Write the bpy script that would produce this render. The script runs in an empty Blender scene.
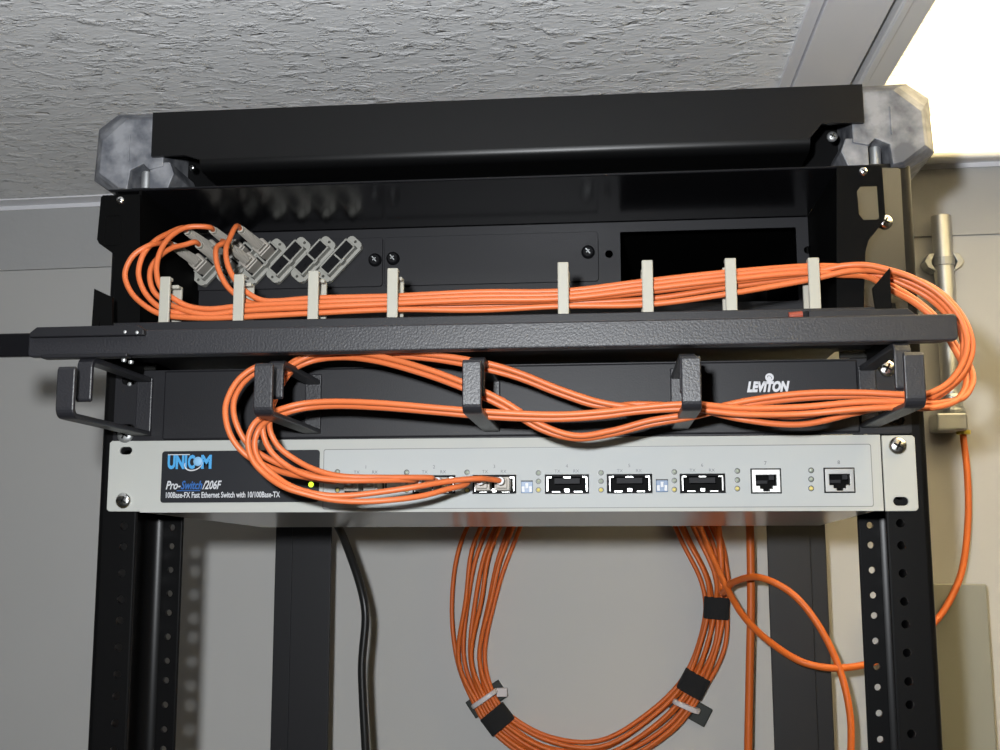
import bpy, bmesh, math, random
from mathutils import Vector, Matrix
from mathutils.geometry import delaunay_2d_cdt

random.seed(7)
C = bpy.context.scene.collection
H0 = 1860.0                      # height of the rack datum above the floor, mm

# ------------------------------------------------------------------ camera
F_PX, CAM = 1135.0, Vector((65.5, -679.8, -3.9))
YAW, PITCH, ROLL = math.radians(5.47), math.radians(8.37), math.radians(-0.12)
fw = Vector((-math.sin(YAW) * math.cos(PITCH), math.cos(YAW) * math.cos(PITCH), math.sin(PITCH)))
r0 = fw.cross(Vector((0, 0, 1))).normalized()
u0 = r0.cross(fw)
rt = math.cos(ROLL) * r0 + math.sin(ROLL) * u0
up = -math.sin(ROLL) * r0 + math.cos(ROLL) * u0


def ray(px, py):
    return fw + (px - 500) / F_PX * rt - (py - 375) / F_PX * up


def at(px, py, Y):               # photo point on the plane at depth Y (mm)
    d = ray(px, py)
    return CAM + d * ((Y - CAM.y) / d.y)


def yw(x):                       # the back wall stands slightly askew to the rack
    return 436 - 0.042 * x


def atw(px, py, off=0):          # photo point on the back wall, off mm in front of it
    d = ray(px, py)
    n = Vector((0.042, 1, 0))
    return CAM + d * ((436 - off - n.dot(CAM)) / n.dot(d))


def W(p):
    return Vector((p[0], p[1], p[2] + H0)) / 1000.0


def inside(p, loop):
    c = False
    n = len(loop)
    for i in range(n):
        a, b = loop[i], loop[i - 1]
        if (a[1] > p[1]) != (b[1] > p[1]) and p[0] < (b[0] - a[0]) * (p[1] - a[1]) / (b[1] - a[1]) + a[0]:
            c = not c
    return c


# ------------------------------------------------------------------ mesh builder (millimetres, rack frame)
class M:
    def __init__(self):
        self.bm = bmesh.new()
        self.T = Matrix.Identity(4)
        self.mi = 0

    def v(self, p):
        return self.bm.verts.new(W(self.T @ Vector(p)))

    def f(self, vs):
        try:
            fc = self.bm.faces.new(vs)
            fc.material_index = self.mi
            return fc
        except ValueError:
            return None

    def box(self, x0, x1, y0, y1, z0, z1):
        a = [self.v((x, y, z)) for z in (z0, z1) for y in (y0, y1) for x in (x0, x1)]
        for q in ((0, 2, 3, 1), (4, 5, 7, 6), (0, 1, 5, 4), (2, 6, 7, 3), (0, 4, 6, 2), (1, 3, 7, 5)):
            self.f([a[i] for i in q])
        return self

    def prism(self, pts, axis, a0, a1):
        def mk(p, a):
            if axis == 'y': return (p[0], a, p[1])
            if axis == 'x': return (a, p[0], p[1])
            return (p[0], p[1], a)
        A = [self.v(mk(p, a0)) for p in pts]
        B = [self.v(mk(p, a1)) for p in pts]
        n = len(pts)
        self.f(A[::-1]); self.f(B)
        for i in range(n):
            self.f([A[i], A[(i + 1) % n], B[(i + 1) % n], B[i]])
        return self

    def loft(self, rings, cap=True, closed=False):
        R = [[self.v(p) for p in r] for r in rings]
        n = len(R[0])
        m = len(R)
        for k in range(m if closed else m - 1):
            a, b = R[k], R[(k + 1) % m]
            for i in range(n):
                self.f([a[i], a[(i + 1) % n], b[(i + 1) % n], b[i]])
        if cap and not closed:
            self.f(R[0][::-1]); self.f(R[-1])
        return self

    def lathe(self, c, ax, prof, n=20):
        ax = Vector(ax).normalized()
        s = ax.orthogonal().normalized()
        t = ax.cross(s)
        c = Vector(c)
        rings = []
        for h, r in prof:
            rings.append([c + ax * h + (s * math.cos(2 * math.pi * i / n) + t * math.sin(2 * math.pi * i / n)) * max(r, 1e-3) for i in range(n)])
        return self.loft(rings)

    def cyl(self, p0, p1, r, n=16):
        p0, p1 = Vector(p0), Vector(p1)
        return self.lathe(p0, p1 - p0, [(0, r), ((p1 - p0).length, r)], n)

    def tube(self, pts, r, n=10, closed=False, sub=6, flat=1.0):
        P = smooth(pts, sub, closed)
        m = len(P)
        tan = []
        for i in range(m):
            a = P[(i - 1) % m] if (closed or i > 0) else P[i]
            b = P[(i + 1) % m] if (closed or i < m - 1) else P[i]
            tan.append((b - a).normalized())
        nrm = tan[0].orthogonal().normalized()
        rings = []
        for i in range(m):
            nrm = (nrm - tan[i] * nrm.dot(tan[i])).normalized()
            bn = tan[i].cross(nrm)
            rings.append([P[i] + (nrm * math.cos(2 * math.pi * k / n) + bn * math.sin(2 * math.pi * k / n) * flat) * r for k in range(n)])
        return self.loft(rings, closed=closed)

    def plate(self, outline, holes, t0, t1, axis):
        """flat plate with holes; outline/holes are 2D lists; axis = normal ('x','y','z')"""
        loops = [[Vector((p[0], p[1])) for p in l] for l in [outline] + list(holes)]
        co, ed = [], []
        for l in loops:
            n0 = len(co)
            co += l
            ed += [(n0 + k, n0 + (k + 1) % len(l)) for k in range(len(l))]
        vo, eo, fo = delaunay_2d_cdt(co, ed, [], 1, 1e-5)[:3]

        def mk(p, c):
            a, b = p
            return self.v((a, c, b) if axis == 'y' else ((c, a, b) if axis == 'x' else (a, b, c)))
        A = [mk(p, t0) for p in vo]
        B = [mk(p, t1) for p in vo]
        for f in fo:
            c = sum((vo[i] for i in f), Vector((0, 0))) / len(f)
            if inside(c, loops[0]) and not any(inside(c, h) for h in loops[1:]):
                self.f([A[i] for i in f][::-1]); self.f([B[i] for i in f])
        key = {(round(p[0], 3), round(p[1], 3)): i for i, p in enumerate(vo)}
        for l in loops:
            ix = [key.get((round(p[0], 3), round(p[1], 3))) for p in l]
            for k in range(len(ix)):
                i, j = ix[k], ix[(k + 1) % len(ix)]
                if i is not None and j is not None and i != j:
                    self.f([A[i], A[j], B[j], B[i]])
        for v in A + B:
            if not v.link_faces:
                self.bm.verts.remove(v)
        return self

    def text(self, s, x, z, y, h, width=None, shear=0.0, bold=0.0, depth=0.15, align='LEFT'):
        """lettering on a plane facing the viewer; (x, z) base line start, h cap height in mm"""
        cu = bpy.data.curves.new('tmp', 'FONT')
        cu.body = s
        cu.size = 1.0
        cu.shear = shear
        cu.offset = bold
        cu.extrude = 0.02
        cu.resolution_u = 3
        o = bpy.data.objects.new('tmp', cu)
        C.objects.link(o)
        dg = bpy.context.evaluated_depsgraph_get()
        me = bpy.data.meshes.new_from_object(o.evaluated_get(dg))
        xs = [v.co.x for v in me.vertices]
        k = h / 0.70
        x0, x1 = min(xs), max(xs)
        kx = width / (x1 - x0) if width else k
        off = -(x1 - x0) * kx / 2 if align == 'CENTER' else 0
        vs = [self.v((x + off + (v.co.x - x0) * kx, y - (depth if v.co.z > 0 else 0), z + v.co.y * k)) for v in me.vertices]
        for p in me.polygons:
            self.f([vs[i] for i in p.vertices])
        bpy.data.objects.remove(o); bpy.data.curves.remove(cu); bpy.data.meshes.remove(me)
        return self


def smooth(pts, sub, closed=False):
    P = [Vector(p) for p in pts]
    n = len(P)
    if sub <= 1 or n < 3:
        return P
    out = []
    rng = n if closed else n - 1
    for i in range(rng):
        if closed:
            a, b, c, d = P[i - 1], P[i], P[(i + 1) % n], P[(i + 2) % n]
        else:
            a = P[i - 1] if i > 0 else P[i] * 2 - P[i + 1]
            b, c = P[i], P[i + 1]
            d = P[i + 2] if i + 2 < n else P[i + 1] * 2 - P[i]
        # centripetal Catmull-Rom
        t0 = 0.0
        t1 = t0 + max((b - a).length, 1e-6) ** 0.5
        t2 = t1 + max((c - b).length, 1e-6) ** 0.5
        t3 = t2 + max((d - c).length, 1e-6) ** 0.5
        for k in range(sub):
            t = t1 + (t2 - t1) * k / sub
            A1 = a * ((t1 - t) / (t1 - t0)) + b * ((t - t0) / (t1 - t0))
            A2 = b * ((t2 - t) / (t2 - t1)) + c * ((t - t1) / (t2 - t1))
            A3 = c * ((t3 - t) / (t3 - t2)) + d * ((t - t2) / (t3 - t2))
            B1 = A1 * ((t2 - t) / (t2 - t0)) + A2 * ((t - t0) / (t2 - t0))
            B2 = A2 * ((t3 - t) / (t3 - t1)) + A3 * ((t - t1) / (t3 - t1))
            out.append(B1 * ((t2 - t) / (t2 - t1)) + B2 * ((t - t1) / (t2 - t1)))
    if not closed:
        out.append(P[-1])
    return out


def rrect(x0, x1, z0, z1, r, n=5):
    out = []
    for cx, cz, a0 in ((x1 - r, z1 - r, 0), (x0 + r, z1 - r, 90), (x0 + r, z0 + r, 180), (x1 - r, z0 + r, 270)):
        for k in range(n + 1):
            a = math.radians(a0 + 90 * k / n)
            out.append((cx + r * math.cos(a), cz + r * math.sin(a)))
    return out


def circ(x, z, r, n=14):
    return [(x + r * math.cos(2 * math.pi * k / n), z + r * math.sin(2 * math.pi * k / n)) for k in range(n)]


# ------------------------------------------------------------------ objects
WLOC = {}


def obj(name, m, mat, parent=None, smooth_shade=None, bevel=0.0, label=None, seg=2):
    bm = m.bm
    bmesh.ops.recalc_face_normals(bm, faces=bm.faces)
    co = [v.co for v in bm.verts]
    lo = Vector([min(c[i] for c in co) for i in range(3)])
    hi = Vector([max(c[i] for c in co) for i in range(3)])
    cen = (lo + hi) / 2
    cen.z = lo.z
    bmesh.ops.translate(bm, verts=bm.verts, vec=-cen)
    me = bpy.data.meshes.new(name)
    bm.to_mesh(me); bm.free()
    for mm in (mat if isinstance(mat, (list, tuple)) else [mat]):
        me.materials.append(mm)
    o = bpy.data.objects.new(name, me)
    C.objects.link(o)
    base = WLOC[parent.name] if parent else Vector((0, 0, 0))
    if parent:
        o.parent = parent
    o.location = cen - base
    WLOC[o.name] = cen
    if bevel:
        b = o.modifiers.new('edges', 'BEVEL')
        b.width = bevel / 1000.0
        b.segments = seg
        b.limit_method = 'ANGLE'
        b.angle_limit = math.radians(40)
    if smooth_shade is not None:
        for p in me.polygons:
            p.use_smooth = True
        if smooth_shade < 180:
            try:
                me.set_sharp_from_angle(angle=math.radians(smooth_shade))
            except Exception:
                pass
    if label:
        o['label'] = label
    return o


def tag(o, label, cat, group=None):
    o['label'] = label
    o['category'] = cat
    if group:
        o['group'] = group
    return o


def thing(name, p, label, cat, group=None):
    o = bpy.data.objects.new(name, None)
    o.empty_display_size = 0.02
    C.objects.link(o)
    o.location = W(p)
    WLOC[o.name] = W(p)
    return tag(o, label, cat, group)


def struct(name, m, mat, **k):
    o = obj(name, m, mat, **k)
    o['kind'] = 'structure'
    return o


# ------------------------------------------------------------------ materials
def mat(name, col, rough=0.5, metal=0.0, bump=None, var=None, spec=0.5, coat=0.0, emit=None, coords='Object'):
    """bump = (scale, strength, distance_mm, stretch); var = (scale, colour2, low, high)"""
    m = bpy.data.materials.new(name)
    m.use_nodes = True
    nt = m.node_tree
    b = nt.nodes['Principled BSDF']
    b.inputs['Base Color'].default_value = (*col, 1)
    b.inputs['Roughness'].default_value = rough
    b.inputs['Metallic'].default_value = metal
    b.inputs['Specular IOR Level'].default_value = spec
    b.inputs['Coat Weight'].default_value = coat
    b.inputs['Coat Roughness'].default_value = rough
    if emit:
        b.inputs['Emission Color'].default_value = (*emit[0], 1)
        b.inputs['Emission Strength'].default_value = emit[1]
    tc = nt.nodes.new('ShaderNodeTexCoord')
    if bump:
        mp = nt.nodes.new('ShaderNodeMapping')
        if len(bump) > 3:
            mp.inputs['Scale'].default_value = bump[3]
        nt.links.new(tc.outputs[coords], mp.inputs['Vector'])
        n = nt.nodes.new('ShaderNodeTexNoise')
        n.inputs['Scale'].default_value = bump[0]
        n.inputs['Detail'].default_value = 4
        nt.links.new(mp.outputs[0], n.inputs['Vector'])
        bp = nt.nodes.new('ShaderNodeBump')
        bp.inputs['Strength'].default_value = bump[1]
        bp.inputs['Distance'].default_value = bump[2] / 1000.0
        nt.links.new(n.outputs[0], bp.inputs['Height'])
        nt.links.new(bp.outputs[0], b.inputs['Normal'])
    if var:
        n2 = nt.nodes.new('ShaderNodeTexNoise')
        n2.inputs['Scale'].default_value = var[0]
        n2.inputs['Detail'].default_value = 5
        nt.links.new(tc.outputs[coords], n2.inputs['Vector'])
        cr = nt.nodes.new('ShaderNodeValToRGB')
        cr.color_ramp.elements[0].position = var[2]
        cr.color_ramp.elements[1].position = var[3]
        cr.color_ramp.elements[0].color = (*col, 1)
        cr.color_ramp.elements[1].color = (*var[1], 1)
        nt.links.new(n2.outputs[0], cr.inputs[0])
        nt.links.new(cr.outputs[0], b.inputs['Base Color'])
    return m


black = mat('black_powder_coat', (0.009, 0.009, 0.011), 0.5, spec=0.3, bump=(1100, 0.3, 0.2))
blackbar = mat('black_textured_coat', (0.014, 0.014, 0.017), 0.42, spec=0.5, bump=(800, 0.6, 0.3))
blackgl = mat('black_gloss_paint', (0.006, 0.006, 0.007), 0.2, spec=0.2)
eargl = mat('black_satin_ear', (0.01, 0.01, 0.009), 0.25, spec=1.0, coat=0.5)
blackmt = mat('black_matte', (0.002, 0.002, 0.002), 0.6, spec=0.05)
railm = mat('black_rail_paint', (0.0035, 0.0035, 0.0037), 0.34, spec=0.2)
postm = mat('black_post_paint', (0.014, 0.014, 0.016), 0.5, spec=0.3)
hole_dark = mat('dark_void', (0.004, 0.004, 0.004), 0.9)
castm = mat('cast_aluminium', (0.24, 0.245, 0.26), 0.55, 0.25, bump=(120, 0.4, 1.0), var=(70, (0.085, 0.09, 0.105), 0.36, 0.62))
chrome = mat('zinc_screw', (0.75, 0.75, 0.74), 0.22, 1.0)
orange = mat('orange_cable_jacket', (0.56, 0.135, 0.04), 0.42, spec=0.4)
orange2 = mat('orange_cable_jacket_deep', (0.62, 0.13, 0.018), 0.45, spec=0.4)
boot = mat('beige_boot', (0.36, 0.33, 0.285), 0.6)
adapt = mat('grey_beige_adapter', (0.28, 0.275, 0.245), 0.5)
plugm = mat('beige_plug', (0.34, 0.31, 0.27), 0.5)
clipm = mat('white_nylon_clip', (0.32, 0.31, 0.265), 0.5)
beige = mat('beige_switch_paint', (0.39, 0.395, 0.37), 0.6, spec=0.2, bump=(900, 0.08, 0.1))
beigegl = mat('beige_gloss_paint', (0.4, 0.4, 0.38), 0.22, spec=0.6)
overlay = mat('beige_overlay_film', (0.39, 0.405, 0.4), 0.6, spec=0.15)
linegrey = mat('overlay_edge_line', (0.17, 0.175, 0.17), 0.5)
labelm = mat('charcoal_label', (0.013, 0.014, 0.017), 0.5, spec=0.2)
white = mat('white_print', (0.5, 0.51, 0.53), 0.5)
bluep = mat('blue_print', (0.012, 0.1, 0.33), 0.5)
cyan = mat('cyan_print', (0.05, 0.29, 0.58), 0.5)
greyp = mat('grey_print', (0.1, 0.105, 0.11), 0.5)
logow = mat('logo_white_print', (0.55, 0.55, 0.57), 0.5)
portb = mat('black_port_plastic', (0.005, 0.005, 0.006), 0.6, spec=0.12)
portgrey = mat('grey_port_flap', (0.016, 0.016, 0.018), 0.6, spec=0.15)
shield = mat('bright_port_shield', (0.62, 0.62, 0.6), 0.3, 0.85)
ledclear = mat('clear_led', (0.3, 0.33, 0.27), 0.2)
ledyel = mat('amber_led', (0.6, 0.5, 0.16), 0.2)
ledrim = mat('led_rim', (0.07, 0.075, 0.07), 0.4)
ledgreen = mat('lit_green_led', (0.4, 0.7, 0.02), 0.3, emit=((0.6, 0.85, 0.05), 1.6))
dipb = mat('blue_dip_switch', (0.04, 0.1, 0.2), 0.4)
velcro = mat('black_velcro', (0.012, 0.012, 0.013), 0.95, bump=(900, 0.6, 0.5))
ziptie = mat('clear_zip_tie', (0.6, 0.55, 0.55), 0.4)
padm = mat('dark_mount_pad', (0.012, 0.016, 0.013), 0.6)
cordm = mat('black_power_cord', (0.012, 0.012, 0.012), 0.32)
emt = mat('galvanised_conduit', (0.6, 0.6, 0.58), 0.38, 0.9, bump=(40, 0.06, 0.4))
steel = mat('dull_zinc_strap', (0.42, 0.43, 0.43), 0.45, 0.8)
boxm = mat('grey_box_paint', (0.26, 0.26, 0.225), 0.5, bump=(200, 0.05, 0.2))
copper = mat('reddish_rivet', (0.22, 0.04, 0.02), 0.4)
tbar = mat('white_grid_metal', (0.84, 0.84, 0.87), 0.35, bump=(5, 0.05, 1.0))
frame_m = mat('white_fixture_paint', (0.82, 0.82, 0.82), 0.4)
floor_m = mat('floor_tile', (0.2, 0.185, 0.165), 0.5, var=(12, (0.16, 0.15, 0.13), 0.4, 0.6))
wallm = mat('painted_wall', (0.53, 0.525, 0.51), 0.75, bump=(35, 0.12, 1.2), var=(3.0, (0.5, 0.495, 0.48), 0.35, 0.7))
walldim = mat('grey_painted_wall', (0.3, 0.29, 0.27), 0.8)
wallrough = mat('painted_rough_block', (0.44, 0.44, 0.437), 0.75, bump=(28, 0.5, 3.0))
mouldm = mat('white_wall_angle', (0.85, 0.85, 0.88), 0.4)
lens_m = mat('glowing_diffuser', (0.9, 0.9, 0.88), 0.5, emit=((1.0, 0.78, 0.41), 6.8))
baffle_m = mat('white_cutoff_baffle', (0.9, 0.9, 0.89), 0.5)


def ceiling_material():
    m = mat('fissured_ceiling_tile', (0.9, 0.9, 0.9), 0.9)
    nt = m.node_tree
    b = nt.nodes['Principled BSDF']
    tc = nt.nodes.new('ShaderNodeTexCoord')

    mp = nt.nodes.new('ShaderNodeMapping')
    mp.inputs['Scale'].default_value = (0.62, 1.05, 1.0)
    nt.links.new(tc.outputs['Object'], mp.inputs['Vector'])

    def noise(scale, detail, rough, dist=0.0):
        n = nt.nodes.new('ShaderNodeTexNoise')
        n.inputs['Scale'].default_value = scale
        n.inputs['Detail'].default_value = detail
        n.inputs['Roughness'].default_value = rough
        n.inputs['Distortion'].default_value = dist
        nt.links.new(mp.outputs[0], n.inputs['Vector'])
        return n

    def ramp(src, a, b_):
        cr = nt.nodes.new('ShaderNodeValToRGB')
        cr.color_ramp.elements[0].position = a
        cr.color_ramp.elements[1].position = b_
        nt.links.new(src, cr.inputs[0])
        return cr.outputs[0]

    def math_(op, a, bb):
        n = nt.nodes.new('ShaderNodeMath')
        n.operation = op
        for k, x in enumerate((a, bb)):
            if isinstance(x, (int, float)):
                n.inputs[k].default_value = x
            else:
                nt.links.new(x, n.inputs[k])
        return n.outputs[0]
    big = ramp(noise(66, 5, 0.66, 0.35).outputs[0], 0.50, 0.68)      # pressed plateaus and fissures
    fine = noise(210, 3, 0.6).outputs[0]
    pits = ramp(noise(120, 2, 0.5, 0.4).outputs[0], 0.28, 0.38)
    h = math_('ADD', math_('ADD', big, math_('MULTIPLY', fine, 0.35)), math_('MULTIPLY', pits, 0.8))
    bp = nt.nodes.new('ShaderNodeBump')
    bp.inputs['Strength'].default_value = 0.8
    bp.inputs['Distance'].default_value = 0.0028
    nt.links.new(h, bp.inputs['Height'])
    nt.links.new(bp.outputs[0], b.inputs['Normal'])
    cr = nt.nodes.new('ShaderNodeValToRGB')
    cr.color_ramp.elements[0].color = (0.66, 0.66, 0.66, 1)
    cr.color_ramp.elements[1].color = (0.92, 0.92, 0.92, 1)
    nt.links.new(pits, cr.inputs[0])  # pits also darkened in colour, painted shade on top of the bump
    nt.links.new(cr.outputs[0], b.inputs['Base Color'])
    return m


ceil_m = ceiling_material()

# ------------------------------------------------------------------ the room
CZ = 360.0
XL, XR, YF = -1800.0, 1700.0, -2800.0
wallY = [(XL, yw(XL)), (XR, yw(XR))]

m = M(); m.box(XL, XR, YF, 520, -H0 - 40, -H0); struct('floor', m, floor_m)
m = M(); m.box(XL, 206, YF, 520, CZ, CZ + 30); struct('ceiling', m, ceil_m)
m = M(); m.box(900, XR, YF, 520, CZ, CZ + 30); m.box(206, 900, YF, -836, CZ, CZ + 30); struct('ceiling_beyond_light', m, ceil_m)
m = M(); m.prism([(XL, yw(XL)), (XR, yw(XR)), (XR, yw(XR) + 60), (XL, yw(XL) + 60)], 'z', -H0, 284.5); struct('wall_back', m, wallm)
m = M(); m.prism([(XL, yw(XL) - 0.5), (XR, yw(XR) - 0.5), (XR, yw(XR) + 60), (XL, yw(XL) + 60)], 'z', 287.5, CZ + 60); struct('wall_back_upper', m, wallrough)
m = M(); m.prism([(XL, yw(XL) + 3), (XR, yw(XR) + 3), (XR, yw(XR) + 55), (XL, yw(XL) + 55)], 'z', 284, 288); struct('trim_1', m, wallm)
m = M(); m.box(XL - 40, XL, YF, 520, -H0, CZ + 60); struct('wall_left', m, walldim)
m = M(); m.box(XR, XR + 40, YF, 520, -H0, CZ + 60); struct('wall_right', m, walldim)
m = M(); m.box(XL, XR, YF - 40, YF, -H0, CZ + 60); struct('wall_front', m, walldim)
# wall angle under the ceiling edge
m = M()
m.prism([(XL, yw(XL) - 23), (XR, yw(XR) - 23), (XR, yw(XR) - 0.6), (XL, yw(XL) - 0.6)], 'z', CZ - 1.6, CZ - 0.1)
m.prism([(XL, yw(XL) - 2.2), (XR, yw(XR) - 2.2), (XR, yw(XR) - 0.6), (XL, yw(XL) - 0.6)], 'z', CZ - 6, CZ - 1.6)
struct('trim_2', m, mouldm)
# suspended-ceiling bars between the tile and the light
m = M()
m.box(206, 215.4, YF, 400, CZ - 3, CZ + 6)
m.box(216.4, 261.0, YF, 400, CZ - 5, CZ + 6)
m.box(214, 218, YF, 400, CZ + 2, CZ + 8)
struct('trim_3', m, tbar, bevel=0.6)
m = M(); m.box(260, 270, YF, 400, CZ + 10, CZ + 14); struct('gap_shade_strip', m, hole_dark)  # near-black strip painted as the shade up in the gap

light = thing('ceiling_light', (570, -210, CZ), 'large recessed fluorescent ceiling light glowing white beside the grey tile', 'ceiling light')
m = M()
x0, x1, y0, y1 = 266.5, 880, -830, 398
for a in ((x0, x0 + 22, y0, y1), (x1 - 22, x1, y0, y1), (x0 + 22, x1 - 22, y0, y0 + 22), (x0 + 22, x1 - 22, y1 - 10, y1)):
    m.box(a[0], a[1], a[2], a[3], CZ - 6, CZ + 45)
obj('frame', m, frame_m, light, bevel=1.5)
m = M(); m.box(x0 + 22, x1 - 22, y1 - 112, y1 - 10, CZ + 36, CZ + 40); m.box(x0 + 22, x1 - 22, y1 - 112, y1 - 110, CZ + 18, CZ + 36)
obj('end_light_block', m, hole_dark, light)  # unseen dark cover, added so the end bay throws no light down
m = M(); m.box(x0 + 1, x0 + 7, y0, y1, CZ - 7.5, CZ + 14); obj('frame_edge', m, frame_m, light, bevel=1)
m = M(); m.box(x0 + 22, x1 - 22, y0 + 22, y1 - 112, CZ + 20, CZ + 23); m.box(x0 + 22, x1 - 22, y1 - 13, y1 - 10.5, CZ + 1, CZ + 36); obj('diffuser', m, lens_m, light, label='glowing white diffuser with an added glowing end')  # second box is an added glowing end, so the trough reads white
m = M()
for k in range(60):  # baffles added to keep the lamp's light off the upper wall
    yy = y0 + 30 + (y1 - y0 - 140) * k / 59
    m.box(x0 + 22, x1 - 22, yy - 0.25, yy + 0.25, CZ - 1, CZ + 18)
obj('cutoff_baffle', m, baffle_m, light, label='thin white cross baffles added to shape the light')

# ------------------------------------------------------------------ the rack
rack = thing('equipment_rack', (0, 170, -H0), 'tall black open-frame equipment rack with grey cast corner pieces', 'rack')


def hole_z(z0, z1):
    out = []
    k = math.floor(z0 / 44.45) - 1
    while k * 44.45 < z1:
        for q in (6.35, 22.225, 38.1):
            z = k * 44.45 + q
            if z0 + 8 < z < z1 - 8:
                out.append(z)
        k += 1
    return out


ZB, ZT = -H0, 222.0
for sx in (-1, 1):
    up_ = M()
    hz = hole_z(-620, ZT)
    xs = sorted((sx * 226.0, sx * 246.0))
    # front flange, rear flange (with rows of tapped holes)
    for (ya, yb, xi) in ((0.0, 2.6, 226.0), (77.6, 80.2, 226.0)):
        xo = 246.0
        a, b = sorted((sx * xi, sx * xo))
        up_.plate([(a, -640), (b, -640), (b, ZT), (a, ZT)], [circ(sx * 232.4, z, 2.5 if ya < 1 else 2.15, 12) for z in hz], ya, yb, 'y')
        up_.box(a, b, ya, yb, ZB, -640)
    # rolled web joining them on the outer side
    prof = [(246, 0)]
    for k in range(1, 7):
        a = math.radians(90 - 15 * k)
        prof.append((246 + 4 * math.cos(a), 4 - 4 * math.sin(a)))
    for k in range(0, 7):
        a = math.radians(15 * k)
        prof.append((246 + 4 * math.cos(a), 76.2 + 4 * math.sin(a)))
    inn = [(238, 77.6)]
    for k in range(0, 7):
        a = math.radians(90 - 15 * k)
        inn.append((238.2 + 9 * math.cos(a), 68.6 + 9 * math.sin(a)))
    inn += [(247.2, 8), (246, 2.6)]
    up_.prism([(sx * p[0], p[1]) for p in prof + inn], 'z', ZB, ZT)
    # rolled inner lips of both flanges
    for yy in (1.6, 79.0):
        up_.cyl((sx * 226.2, yy + 0.2, ZB), (sx * 226.2, yy + 0.2, ZT), 1.5, 10)
    obj('upright', up_, railm, rack, smooth_shade=35)

# rear posts
for sx, xa, xb, xo in ((-1, -186, -222.5, -238.5), (1, 202, 239, 252.5)):
    m = M()
    a, b = sorted((xa, xb)); c, d = sorted((xb, xo))
    m.box(a, b, 340, 343, ZB, 214)
    m.box(c, d, 342.5, 345.5, ZB, 214)
    if sx > 0:
        m.box(d - 3, d, 345.5, 376, ZB, 214)
    else:
        m.box(c, c + 3, 345.5, 376, ZB, 214)
    obj('rear_post', m, postm, rack, bevel=0.8)
# side beams along the top
for sx in (-1, 1):
    m = M()
    a, b = sorted((sx * 229, sx * 256))
    m.box(a, b, 30, 372, 222, 225); m.box(*sorted((sx * 229, sx * 232)), 30, 372, 225, 262)
    obj('side_beam', m, railm, rack, bevel=0.8)

# cast corner pieces with wide chamfered rims
for sx in (-1, 1):
    m = M()
    face = [(215, 265), (240, 266), (256, 252), (257, 231), (244, 221), (238, 219.5), (236.5, 232), (228, 236), (224, 232), (215, 234)]
    rim = [(215, 273), (251, 273.5), (263.5, 264), (265, 229), (247, 218), (238, 218), (236.5, 232), (228, 236), (224, 232), (215, 234)]
    m.loft([[(sx * x, -6, z) for x, z in face], [(sx * x, -3.5, z) for x, z in [((f[0] * .65 + r[0] * .35), (f[1] * .65 + r[1] * .35)) for f, r in zip(face, rim)]], [(sx * x, 4, z) for x, z in rim], [(sx * x, 74, z) for x, z in rim]])
    # lower lug
    m.prism([(sx * x, z) for x, z in [(211, 237), (224, 236.5), (224, 216), (213, 216), (208, 229)]], 'y', -5, 60)
    m.box(*sorted((sx * 237.4, sx * 238.4)), -6.8, -5.5, 238, 256)
    c = obj('corner_casting', m, castm, rack, bevel=1.0, label='grey cast aluminium corner piece')
    m = M()
    m.lathe((sx * 230.5, 6, 212), (0, 0, 1), [(0, 3.4), (22, 3.4), (23, 2.5)], 12)
    obj('bolt', m, steel, c, smooth_shade=40)

# top cross bar : folded channel with notched ends
m = M()
out = [(-221, 268), (221, 268.5), (221, 244.5), (196, 244.5), (189, 236), (-189, 236), (-199, 239), (-221, 239)]
m.prism(out, 'y', -11, -8.5)
rr = []
for k in range(7):
    a = math.radians(15 * k)
    rr.append((-8.5 + 7 * (1 - math.cos(a)) - 2.5, 236 - 7 * math.sin(a)))
pr = rr + [(34, 229), (34, 231.5)] + [(p[0] + 2.5, max(p[1] + 1.0, 231.5)) for p in rr[::-1]]
m.prism(pr, 'x', -189, 189)
m.box(-221, 221, -9, 40, 266, 268.4)
obj('top_bar', m, railm, rack, smooth_shade=30)
m = M()
m.prism([(37, 213), (40, 213), (40, 266), (37, 266)], 'x', -221, 221)
m.box(-215, 215, -2, 40, 213, 215.5)
obj('cross_channel', m, railm, rack, bevel=0.8)


def screw(name, c, r, parent, mt=chrome, ax=(0, -1, 0)):
    c = Vector(c)
    m = M()
    m.lathe(c, ax, [(0, r), (0.9, r), (1.7, r * 0.86), (2.3, r * 0.55), (2.5, 0.01)], 20)
    o = obj(name, m, mt, parent, smooth_shade=50, label='shiny zinc screw head')
    m = M()
    y = c.y + ax[1] * 2.2
    m.T = Matrix.Translation((c.x, y, c.z)) @ Matrix.Rotation(0.5, 4, 'Y')
    m.box(-r * 0.55, r * 0.55, -0.5, 0.2, -r * 0.1, r * 0.1)
    m.box(-r * 0.1, r * 0.1, -0.5, 0.2, -r * 0.55, r * 0.55)
    obj('cross_slot', m, hole_dark, o)
    return o


p = at(193, 168, 2); screw('bar_bolt', (p.x, 2, p.z), 2.2, rack)
p = at(832, 137, 2); screw('bar_bolt', (p.x, 2, p.z), 3.2, rack, steel)

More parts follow.
